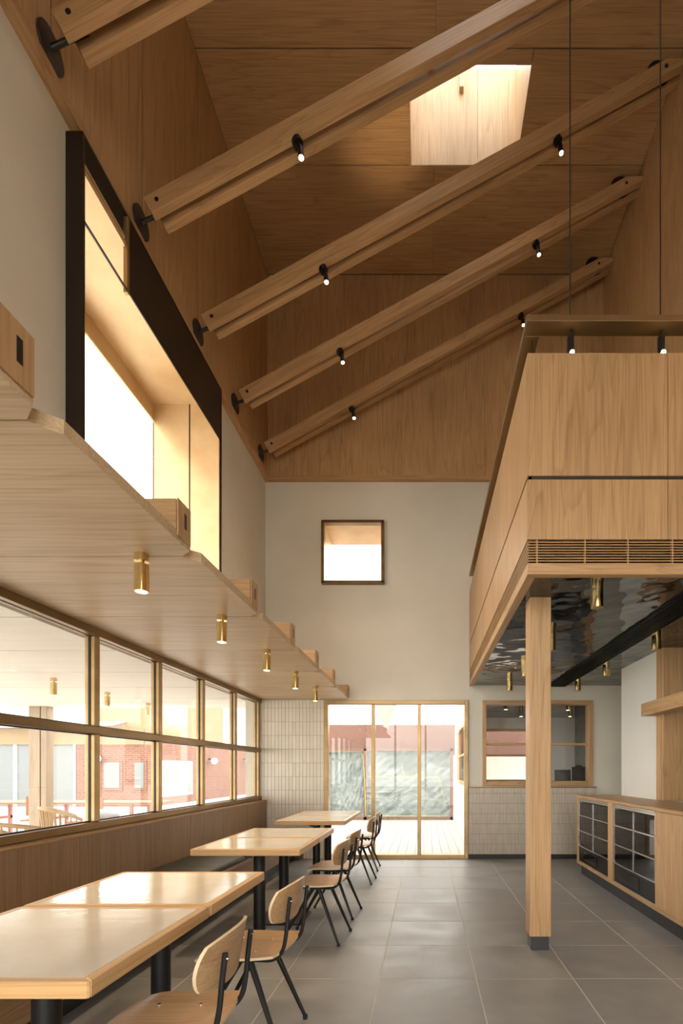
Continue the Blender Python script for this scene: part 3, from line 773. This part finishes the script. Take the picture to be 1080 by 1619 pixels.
for (a, b), s in list(zip(zip(cu, cu[1:]), spots_c))[2:]:
    bm = bmesh.new(); rbox(bm, -2.305, -1.765, a + .006, b - .006, .412, .462)
    bmesh.ops.bevel(bm, geom=list(bm.edges), offset=.016, segments=3, affect='EDGES', profile=.6)
    o = mk('bench_cushion', bm, 'leather', None, smooth=True)
    tag(o, 'dark olive leather bench cushion ' + s, 'cushion', 'bench cushions')

# ------------------------------------------------------------------ tables
def rrect(x0, x1, y0, y1, r, n=4):
    out = []
    for cx_, cy_, a0 in ((x1 - r, y0 + r, -90), (x1 - r, y1 - r, 0), (x0 + r, y1 - r, 90), (x0 + r, y0 + r, 180)):
        for k in range(n + 1):
            a = R(a0 + 90 * k / n); out.append((cx_ + r * math.cos(a), cy_ + r * math.sin(a)))
    return out
def table(y0, y1, label, x0=-1.61, x1=-.86):
    t = thing('dining_table', label, 'table', ((x0 + x1) / 2, (y0 + y1) / 2, 0), 'dining tables along the bench')
    bw = .03
    # wooden rim: four mitred lengths
    def rimpart(name, poly, mat):
        bm = bmesh.new(); rprism(bm, poly, .705, .75); bmesh.ops.bevel(bm, geom=list(bm.edges), offset=.0025, segments=1, affect='EDGES'); mk(name, bm, mat, t)
    rimpart('rim', [(x0, y0), (x1 - .008, y0), (x1, y0 + .008), (x1 - bw, y0 + bw), (x0 + bw, y0 + bw)], 'edge_X')
    rimpart('rim', [(x0, y1), (x0 + bw, y1 - bw), (x1 - bw, y1 - bw), (x1, y1)], 'edge_X')
    rimpart('rim', [(x0, y0), (x0 + bw, y0 + bw), (x0 + bw, y1 - bw), (x0, y1)], 'edge_Y')
    rimpart('rim', [(x1, y0 + .008), (x1, y1), (x1 - bw, y1 - bw), (x1 - bw, y0 + bw)], 'edge_Y')
    box('inlay', (x0 + bw, x1 - bw, y0 + bw, y1 - bw, .712, .7495), 'table_inlay', t)
    cx_, cy_ = (x0 + x1) / 2, (y0 + y1) / 2
    boxes('underframe', [(cx_ - .26, cx_ + .26, cy_ - .025, cy_ + .025, .68, .705), (cx_ - .025, cx_ + .025, cy_ - .24, cy_ + .24, .68, .705)], 'black_metal', t)
    cyl('pedestal', (cx_, cy_, .012), (cx_, cy_, .68), .042, 'black_metal', t, seg=24)
    bm = bmesh.new(); rprism(bm, rrect(cx_ - .2, cx_ + .2, cy_ - .2, cy_ + .2, .03), 0, .012); mk('base_plate', bm, 'black_metal', t)
T = [(1.30, 2.02, 'oak rimmed dining table farthest from the glazed door'), (2.035, 2.717, 'oak rimmed dining table second farthest from the glazed door'),
     (3.48, 4.09, 'oak rimmed dining table of the middle pair on the side away from the door'), (4.10, 4.777, 'oak rimmed dining table of the middle pair on the side toward the door'),
     (5.43, 6.10, 'oak rimmed dining table second nearest to the glazed door'), (6.11, 6.79, 'oak rimmed dining table closest to the glazed door')]
for a, b, l in T: table(a, b, l)

# ------------------------------------------------------------------ chairs
def make_chair():
    c = thing('dining_chair', '', 'chair', (0, 0, 0), 'plywood chairs along the tables')
    # seat: scooped plywood
    bm = bmesh.new()
    nu, nv = 12, 12
    def seat_pt(u, v):
        s = u * 2 - 1; q = v * 2 - 1
        ex = abs(s) ** 5 * .05; ey = abs(q) ** 5 * .05
        k = math.sqrt(max(0, 1 - .5 * q * q)); m = math.sqrt(max(0, 1 - .5 * s * s))
        x = .205 * s * (0.35 * k + .65); y = .205 * q * (0.35 * m + .65)
        z = .445 - .012 * (1 - q * q) * (1 - s * s) - (.02 * max(0, -s - .5) ** 2 * 4) + .008 * max(0, s) ** 2
        return Vector((x, y, z))
    def sheet(bm, fn, nu, nv, off):
        g = [[fn(i / nu, j / nv) for j in range(nv + 1)] for i in range(nu + 1)]
        top = [[bm.verts.new(p) for p in r] for r in g]
        bot = [[bm.verts.new(p + off(i / nu, j / nv)) for j, p in enumerate(r)] for i, r in enumerate(g)]
        for i in range(nu):
            for j in range(nv):
                bm.faces.new((top[i][j], top[i + 1][j], top[i + 1][j + 1], top[i][j + 1]))
                bm.faces.new((bot[i][j], bot[i][j + 1], bot[i + 1][j + 1], bot[i + 1][j]))
        n0 = len(bm.faces)
        for i in range(nu):
            bm.faces.new((top[i][0], bot[i][0], bot[i + 1][0], top[i + 1][0])); bm.faces.new((top[i][nv], top[i + 1][nv], bot[i + 1][nv], bot[i][nv]))
        for j in range(nv):
            bm.faces.new((top[0][j], top[0][j + 1], bot[0][j + 1], bot[0][j])); bm.faces.new((top[nu][j], bot[nu][j], bot[nu][j + 1], top[nu][j + 1]))
        bm.faces.ensure_lookup_table()
        for f in bm.faces[n0:]: f.material_index = 1
        bmesh.ops.recalc_face_normals(bm, faces=bm.faces)
    sheet(bm, seat_pt, nu, nv, lambda u, v: Vector((0, 0, -.012)))
    s = mk('seat', bm, 'seat_ply', c, smooth=True, local=True); s.data.materials.append(M['ply_edge'])
    for x, y in ((.07, .1), (.07, -.1), (-.08, .1), (-.08, -.1)):
        cyl('rivet', (x, y, .433), (x, y, .4455 - .003), .006, 'screw', s, seg=10, local=True)
    # backrest: curved rounded board
    bm = bmesh.new()
    def back_pt(u, v):
        s_ = u * 2 - 1; q_ = v * 2 - 1
        m = math.sqrt(max(0, 1 - .5 * s_ * s_)); k = math.sqrt(max(0, 1 - .5 * q_ * q_))
        y = .205 * s_ * (.45 * k + .55); h = .092 * q_ * (.8 * m + .2)
        return Vector((.232 + .18 * h - .045 * (y / .2) ** 2, y, .668 + h))
    sheet(bm, back_pt, 14, 8, lambda u, v: Vector((-.011, 0, .002)))
    b = mk('backrest', bm, 'ply_face', c, smooth=True, local=True); b.data.materials.append(M['ply_edge'])
    for sgn in (-1, 1):
        y = .125 * sgn
        up = smooth_path([(.242, y, .705), (.232, y, .62), (.222, y, .52), (.205, y, .455), (.165, y, .418), (.10, y * 1.02, .412), (-.16, y * 1.0, .418)], 5)
        bm = bmesh.new(); rtube(bm, up, .0095, 8); mk('upright', bm, 'black_metal', c, smooth=True, local=True)
        cyl('screw', (.236, y, .688), (.253, y, .688), .006, 'screw', c, seg=10, local=True)
        for xa, xf in ((.05, .215), (.01, -.225)):
            bm = bmesh.new()
            rtube(bm, [(xa, y, .415), ((xa + xf) / 2, y * 1.2, .212), (xf, y * 1.4, .012)], .011, 8, radii=[.015, .012, .009])
            l = mk('leg', bm, 'black_metal', c, smooth=True, local=True)
            cyl('foot_cap', (xf, y * 1.4, 0), (xf, y * 1.4, .022), .0125, 'black_metal', l, seg=10, local=True)
    bm = bmesh.new(); rbox(bm, -.005, .065, -.14, .14, .402, .424, .004); rbox(bm, -.15, -.12, -.12, .12, .412, .43, .003)
    mk('cross_bar', bm, 'black_metal', c, local=True)
    return c
CH = [(-.885, 1.75, 1, 'plywood chair with black legs at the table farthest from the glazed door'), (-.855, 2.49, -5, 'plywood chair with black legs at the table second farthest from the door'),
      (-.835, 3.93, -6, 'plywood chair with black legs at the middle table pair, farther from the door'), (-.83, 4.58, -5, 'plywood chair with black legs at the middle table pair, closer to the door'),
      (-.82, 5.92, -3, 'plywood chair with black legs at the table second nearest to the glazed door'), (-.83, 6.68, 0, 'plywood chair with black legs at the table closest to the glazed door')]
ch0 = make_chair()
for k, (x, y, a, l) in enumerate(CH):
    c = ch0 if k == 0 else copy_tree(ch0)
    c.location = (x, y, 0); c.rotation_euler = (0, 0, R(a)); c['label'] = l

# ------------------------------------------------------------------ side room behind the inner window
SR0, SR1, SY = .72, 3.6, 12.4
sr = boxes('wall_side_room', [(SR0, SR0 + .12, TB, 9.5, 0, 2.9), (SR0, SR0 + .12, 11.7, SY, 0, 2.9), (SR0, SR0 + .12, 9.5, 11.7, 0, 1.0), (SR0, SR0 + .12, 9.5, 11.7, 2.2, 2.9),
                             (SR0 + .12, .95, SY - .12, SY, 0, 2.9), (3.0, SR1, SY - .12, SY, 0, 2.9), (.95, 3.0, SY - .12, SY, 0, 1.0), (.95, 3.0, SY - .12, SY, 2.3, 2.9)], 'white_paint')
tag(sr, 'white painted wall of the side room beyond the inner window', 'wall', kind='structure')
o = box('wall_side_room_right', (SR1, SR1 + .1, TB, SY, 0, 2.9), 'olive_tile'); tag(o, 'dark olive tiled wall of the side room', 'wall', kind='structure')
o = box('ceiling_side_room', (SR0 + .11, SR1 + .1, TB, SY, ZM + .03, ZM + .2), 'gloss_black'); tag(o, 'black gloss ceiling of the side room', 'ceiling', kind='structure')
o = box('floor_side_room', (SR0, SR1 + .1, TB, SY, -.1, 0), 'concrete_tile'); tag(o, 'grey floor of the side room', 'floor', kind='structure')
def frame_window(name, axis, a0, a1, z0, z1, p, label, mat='oak'):
    w = thing(name, label, 'window', ((a0 + a1) / 2, p, z0) if axis == 'X' else (p, (a0 + a1) / 2, z0), kind='structure')
    def bx(n, u0, u1, v0, v1, m, t=.05):
        d = (u0, u1, p - t, p + t, v0, v1) if axis == 'X' else (p - t, p + t, u0, u1, v0, v1)
        box(n, d, m, w, .003 if t > .01 else 0)
    bx('frame_jamb', a0, a0 + .07, z0, z1, mat + '_Z'); bx('frame_jamb', a1 - .07, a1, z0, z1, mat + '_Z')
    bx('frame_head', a0 + .07, a1 - .07, z1 - .07, z1, mat + '_' + axis); bx('frame_sill', a0 + .07, a1 - .07, z0, z0 + .07, mat + '_' + axis)
    zm = z0 + (z1 - z0) * .5
    bx('transom', a0 + .07, a1 - .07, zm - .025, zm + .025, mat + '_' + axis, .03)
    bx('glass_pane', a0 + .06, a1 - .06, z0 + .06, zm - .02, 'glass', .003); bx('glass_pane', a0 + .06, a1 - .06, zm + .02, z1 - .06, 'glass', .003)
frame_window('window_7', 'X', .95, 3.0, 1.0, 2.3, SY - .06, 'timber framed window at the far side of the side room')
frame_window('window_8', 'Y', 9.5, 11.7, 1.0, 2.2, SR0 + .05, 'timber framed window in the white wall along the deck')
o = thing('sill_shelf', 'oak shelf behind the inner window carrying the screens', 'shelf', (1.9, 7.86, 1.04))
box('board', (K0, K1 + .3, TB, 8.14, 1.045, 1.075), 'oak_X', o, .003)
for x in (K0 + .1, K1): box('bracket', (x, x + .03, TB, 8.0, .93, 1.045), 'black_metal', o)
def monitor(x, y, rz, w, h, lean, label):
    m = thing('monitor', label, 'monitor', (x, y, 1.075), 'screens behind the inner window', R(rz))
    bm = bmesh.new(); rbox(bm, -w / 2, w / 2, -.012, .012, .035, .035 + h, .006); bmesh.ops.rotate(bm, cent=(0, 0, .035), matrix=Matrix.Rotation(R(lean), 3, 'X'), verts=bm.verts)
    s = mk('screen_case', bm, 'monitor_black', m, local=True)
    bm = bmesh.new(); rbox(bm, -w * .16, w * .16, -.016, -.0125, .035 + h * .35, .035 + h * .6); bmesh.ops.rotate(bm, cent=(0, 0, .035), matrix=Matrix.Rotation(R(lean), 3, 'X'), verts=bm.verts)
    mk('rating_plate', bm, 'dark_steel', s, local=True)
    box('foot', (-w * .3, w * .3, -.05, .07, 0, .012), 'monitor_black', m, .003, local=True)
    box('neck', (-.03, .03, .0, .02, .012, .1), 'monitor_black', m, local=True)
monitor(2.13, 7.90, 0, .25, .19, -6, 'black flat screen with a small grey plate seen from behind')
monitor(2.37, 7.85, -12, .22, .24, -14, 'black tilted touch screen beside the window jamb')
o = thing('storage_tub', 'white tub with a black lid behind the screens', 'tub', (2.42, 8.05, 1.075))
cyl('tub', (2.42, 8.05, 1.075), (2.42, 8.05, 1.33), .05, 'white_plastic', o, .065)
cyl('lid', (2.42, 8.05, 1.33), (2.42, 8.05, 1.37), .068, 'monitor_black', o, .05)
for k, (x, y, lb) in enumerate(((1.45, 9.2, 'nearest the deck side'), (1.95, 10.4, 'in the middle'), (2.6, 9.3, 'above the screens'), (2.95, 10.4, 'by the olive tiles'))):
    downlight((x, y, ZM + .03), 'brass downlight in the side room ' + lb, 'side room downlights', r=.041, ln=.17, neck=False, watts=18.0)

# ------------------------------------------------------------------ outdoors beyond the door
gr = box('ground', (-60, 60, -30, 80, -.3, -.14), 'outdoor_paving'); tag(gr, 'pale paved ground outside', 'ground', kind='structure')
dk = box('deck', (-2.55, SR0, TB, 13.3, -.14, -.03), 'joint_dark'); tag(dk, 'pale timber deck outside the glazed door', 'deck', kind='structure')
x = -2.55
while x < SR0 - .02:
    x2 = min(x + .14, SR0)
    box('deck_board', (x + .002, x2 - .002, TB, 13.3, -.03, -.005), 'deck_board', dk, .002); x += .14
fe = thing('debris_fence', 'timber framed screen of pale green sheeting with neon tape beyond the deck', 'fence', (-.9, 13.35, -.14))
box('rail', (-2.6, .72, 13.31, 13.39, -.02, .07), 'rust_metal', fe)
box('rail', (-2.6, .72, 13.31, 13.39, 1.80, 1.86), 'rust_metal', fe)
for x in (-2.6, -1.62, .64): box('post', (x, x + .08, 13.31, 13.39, -.14, 1.86), 'rust_metal', fe)
def crumple(name, x0, x1, z0, z1, y, seed):
    rnd = random.Random(seed); bm = bmesh.new(); nx, nz = 16, 16
    g = [[bm.verts.new((x0 + (x1 - x0) * i / nx, y + rnd.uniform(-.022, .022), z0 + (z1 - z0) * j / nz)) for j in range(nz + 1)] for i in range(nx + 1)]
    for i in range(nx):
        for j in range(nz): bm.faces.new((g[i][j], g[i + 1][j], g[i + 1][j + 1], g[i][j + 1]))
    bmesh.ops.solidify(bm, geom=list(bm.faces), thickness=.004)
    return mk(name, bm, 'debris_sheet', fe)
crumple('sheet', -2.52, -1.62, .07, 1.80, 13.42, 3); crumple('sheet', -1.54, .64, .07, 1.80, 13.42, 5)
def tape(pts):
    bm = bmesh.new(); rtube(bm, pts, .008, 6); mk('tape', bm, 'neon_tape', fe)
tape([(-2.52, 13.34, 1.78), (-1.70, 13.34, 1.78), (-1.64, 13.34, 1.66), (-1.60, 13.30, 1.2), (-1.56, 13.30, .1)])
tape([(-1.52, 13.30, .10), (.60, 13.30, .10), (.34, 13.34, 1.1), (-.6, 13.34, 1.1), (-1.5, 13.34, 1.12)])
tape([(-.55, 13.30, 1.1), (-.62, 13.30, 1.4)])
fa = thing('neighbour_fascia', 'terracotta coloured long wall band above the sheeting beyond the deck', 'wall band', (0, 13.8, -.14))
box('band', (-3.6, 6.0, 13.7, 13.9, 1.70, 2.52), 'terracotta', fa)
for x in (-1.66, 1.2, 4.0): box('panel_joint', (x, x + .03, 13.69, 13.7, 1.70, 2.52), 'rust_metal', fa)
for x in (-3.5, 4.4, 5.8): box('pier', (x, x + .2, 13.75, 13.85, -.14, 1.70), 'rust_metal', fa)
ob = box('pale_screen_wall', (-3.6, 6, 14.6, 14.8, -.14, 1.75), 'white_paint'); tag(ob, 'pale low wall behind the sheeting', 'wall')
st = thing('timber_strut', 'sloping pale timber strut hanging above the deck', 'strut', (-.75, 9.3, 2.2))
bm = bmesh.new(); rprism(bm, [(-1.02, 2.95), (-.80, 2.10), (-.70, 2.05), (-.40, 2.95)], 9.2, 9.45)
bmesh.ops.rotate(bm, cent=(0, 0, 0), matrix=Matrix.Rotation(R(90), 3, 'X'), verts=bm.verts)
bmesh.ops.transform(bm, matrix=Matrix.Scale(-1, 4, (0, 1, 0)), verts=bm.verts)
bmesh.ops.recalc_face_normals(bm, faces=bm.faces)
mk('strut', bm, 'deck_board', st)
box('header', (-1.10, SR0, 9.15, 9.50, 2.76, 2.88), 'white_paint', st)

# ------------------------------------------------------------------ yard on the left
cp = thing('outdoor_canopy', 'white panelled canopy over the yard outside the strip window', 'canopy', (-4.5, 4, 2.32), kind='structure')
py = [-1.373, -.413, .547, 1.507, 2.467, 3.427, 4.387, 5.347, 6.307, 7.267, 8.40]
for a, b in zip(py, py[1:]):
    box('soffit_panel', (-6.6, -2.66, a + .011, b - .011, 2.32, 2.36), 'soffit_white', cp, .002)
box('roof_board', (-6.62, -2.62, py[0], 8.42, 2.36, 2.42), 'roof_sheet', cp)
for x, y, lb in ((-4.15, 5.68, 'farthest from the brick house'), (-4.2, 6.72, 'middle one of three'), (-4.25, 7.8, 'closest to the brick house')):
    downlight((x, y, 2.32), 'brass downlight under the outdoor canopy, ' + lb, 'outdoor canopy downlights')
pc = thing('canopy_post', 'pale timber post with a dark seam carrying the outdoor canopy', 'post', (-6.2, 8.3, -.14))
box('shaft', (-6.38, -6.20, 8.18, 8.34, -.14, 2.32), 'outdoor_oak_Z', pc, .004)
box('shaft', (-6.185, -6.09, 8.18, 8.34, -.14, 2.32), 'outdoor_oak_Z', pc, .004)
# brick house
HY, HX = 20.0, -10.75
hs = thing('brick_house', 'house with red brick ground floor and tan rendered upper wall across the yard', 'house', (-14, HY + 3, -.14))
box('brick_wall', (-13.75, HX, HY, HY + .3, -.14, 2.30), 'brick_red', hs)
box('brick_wall', (HX - .3, HX, HY + .3, 46, -.14, 2.46), 'brick_red', hs)
box('upper_wall', (HX - .3, HX, HY + .3, 46, 2.46, 6.5), 'render_tan', hs)
box('upper_wall', (HX - 2.2, HX, HY, HY + .3, 2.30, 4.2), 'render_tan', hs)
box('lintel_band', (-22, HX - .3, HY - .04, HY + .3, 2.30, 2.92), 'render_tan', hs)
rf = box('roof', (-24, HX - 2.2, HY - .5, HY + 5, 2.95, 3.05), 'roof_sheet', hs)
bm = bmesh.new(); vs = [(-24, HY - .6, 3.0), (HX - 1.2, HY - .6, 3.0), (HX - .2, HY + 2, 3.9), (-24, HY + 2, 3.9)]
lo = [bm.verts.new(v) for v in vs]; bm.faces.new(lo); bmesh.ops.solidify(bm, geom=list(bm.faces), thickness=.06); mk('roof', bm, 'roof_sheet', hs)
g = box('glass_front', (-22, -13.75, HY + .05, HY + .1, -.1, 2.30), 'window_grey', hs)
for x in (-20.5, -18.4, -16.2, -15.55, -13.85): box('door_stile', (x, x + .12, HY, HY + .08, -.1, 2.3), 'white_paint', g)
box('vent_box', (-15.35, -14.95, HY - .05, HY + .05, 1.1, 1.45), 'dark_steel', g)
def hwin(x0, x1, y0, y1, z0, z1, ax):
    if ax == 'Y':
        f = box('window', (HX - .02, HX + .05, y0, y1, z0, z1), 'white_paint', hs); box('pane', (HX + .03, HX + .06, y0 + .15, y1 - .15, z0 + .12, z1 - .12), 'window_grey', f)
    else:
        f = box('window', (x0, x1, HY - .04, HY + .02, z0, z1), 'brick_red', hs); box('pane', (x0 + .1, x1 - .1, HY - .06, HY - .02, z0 + .1, z1 - .1), 'window_grey', f)
hwin(-12.7, -11.9, 0, 0, .5, 1.7, 'X'); hwin(-11.5, -10.95, 0, 0, .5, 1.7, 'X')
hwin(0, 0, 20.6, 23.4, .2, 1.7, 'Y'); hwin(0, 0, 21.0, 22.8, 3.2, 4.1, 'Y'); hwin(0, 0, 27.0, 31, 2.7, 5.8, 'Y')
for x, y, z, lb in ((-12.75, HY - .28, 1.75, 'beside the brick front window'), (HX + .28, 25.2, 1.75, 'on the brick side wall closer to the house corner'), (HX + .28, 30.0, 1.85, 'farthest along the brick side wall')):
    gl = thing('globe_lamp', 'white globe wall lamp ' + lb, 'wall lamp', (x, y, z), 'globe lamps on the brick house')
    bm = bmesh.new(); bmesh.ops.create_uvsphere(bm, u_segments=16, v_segments=10, radius=.17); mk('globe', bm, 'white_plastic', gl, smooth=True, local=True)
    bm = bmesh.new(); rcyl(bm, (0, 0, .1), (-.28 if y > HY else 0, .28 if y < HY else 0, .1), .03, seg=10); mk('bracket', bm, 'dark_steel', gl, local=True)
# yard furniture
def rattan_chair(x, y, rz, label):
    c = thing('rattan_chair', label, 'chair', (x, y, -.14), 'rattan tub chairs in the yard', R(rz))
    bm = bmesh.new()
    arc = [(.33 * math.cos(R(a)), .33 * math.sin(R(a)), .93 - .16 * abs((a - 90) / 110) ** 2) for a in range(-20, 201, 11)]
    rtube(bm, arc, .022, 8); mk('top_rail', bm, 'rattan', c, smooth=True, local=True)
    for p in arc[::1]:
        bm = bmesh.new(); rtube(bm, [p, (p[0] * .86, p[1] * .86, .46)], .009, 6); mk('cane', bm, 'rattan', c, local=True)
    bm = bmesh.new(); rcyl(bm, (0, 0, .43), (0, 0, .47), .30, seg=24); mk('seat', bm, 'rattan', c, local=True)
    for a in (45, 135, 225, 315):
        bm = bmesh.new(); rtube(bm, [(.24 * math.cos(R(a)), .24 * math.sin(R(a)), .44), (.28 * math.cos(R(a)), .28 * math.sin(R(a)), 0)], .015, 6); mk('leg', bm, 'rattan', c, local=True)
rattan_chair(-3.9, 5.0, 170, 'rattan tub chair standing close to the strip window pane')
rattan_chair(-4.9, 7.0, 130, 'rattan tub chair under the canopy beside the pillow bench')
def slat_chair(x, y, rz, label):
    c = thing('slat_chair', label, 'chair', (x, y, -.14), 'wooden slat chairs in the yard', R(rz))
    box('seat', (-.2, .2, -.2, .2, .42, .45), 'chair_slat', c, .004, local=True)
    for k in range(3):
        bm = bmesh.new(); rbox(bm, -.2 + .14 * k, -.08 + .14 * k, .2, .22, .5, .9, .003); mk('back_slat', bm, 'chair_slat', c, local=True)
    for x_, y_ in ((-.18, -.18), (.18, -.18), (-.18, .19), (.18, .19)):
        cyl('leg', (x_, y_, 0), (x_, y_, .5 if y_ > 0 else .42), .012, 'white_paint', c, seg=8, local=True)
slat_chair(-7.9, 10.3, 25, 'orange wooden chair with slatted back at the red yard table')
slat_chair(-6.6, 9.9, -30, 'orange wooden chair standing beside the canopy post')
tb = thing('yard_table', 'long slatted table with red trestle legs in the yard', 'table', (-8, 11.4, -.14))
for k in range(6): box('top_slat', (-10.2, -5.8, 10.95 + k * .15, 11.08 + k * .15, .56, .60), 'chair_slat', tb, .003)
for x in (-9.6, -8.3, -6.4): boxes('trestle', [(x, x + .06, 11.0, 11.06, -.14, .56), (x, x + .06, 11.7, 11.76, -.14, .56), (x, x + .06, 11.0, 11.76, .2, .26)], 'red_metal', tb)
bx_ = thing('yard_bench', 'low red bench carrying a pillow in the yard', 'bench', (-5.9, 8.9, -.14))
box('seat', (-6.3, -5.0, 8.9, 9.3, .34, .40), 'red_metal', bx_, .004)
for x in (-6.25, -5.1): box('leg', (x, x + .06, 8.92, 9.28, -.14, .34), 'red_metal', bx_)
bm = bmesh.new(); bmesh.ops.create_uvsphere(bm, u_segments=20, v_segments=12, radius=1)
for v in bm.verts: v.co = Vector((-5.75 + v.co.x * .28, 9.1 + v.co.y * .16, .50 + v.co.z * .10))
o = mk('pillow', bm, 'pillow_grey', None, smooth=True); tag(o, 'grey pillow lying on the red yard bench', 'pillow')
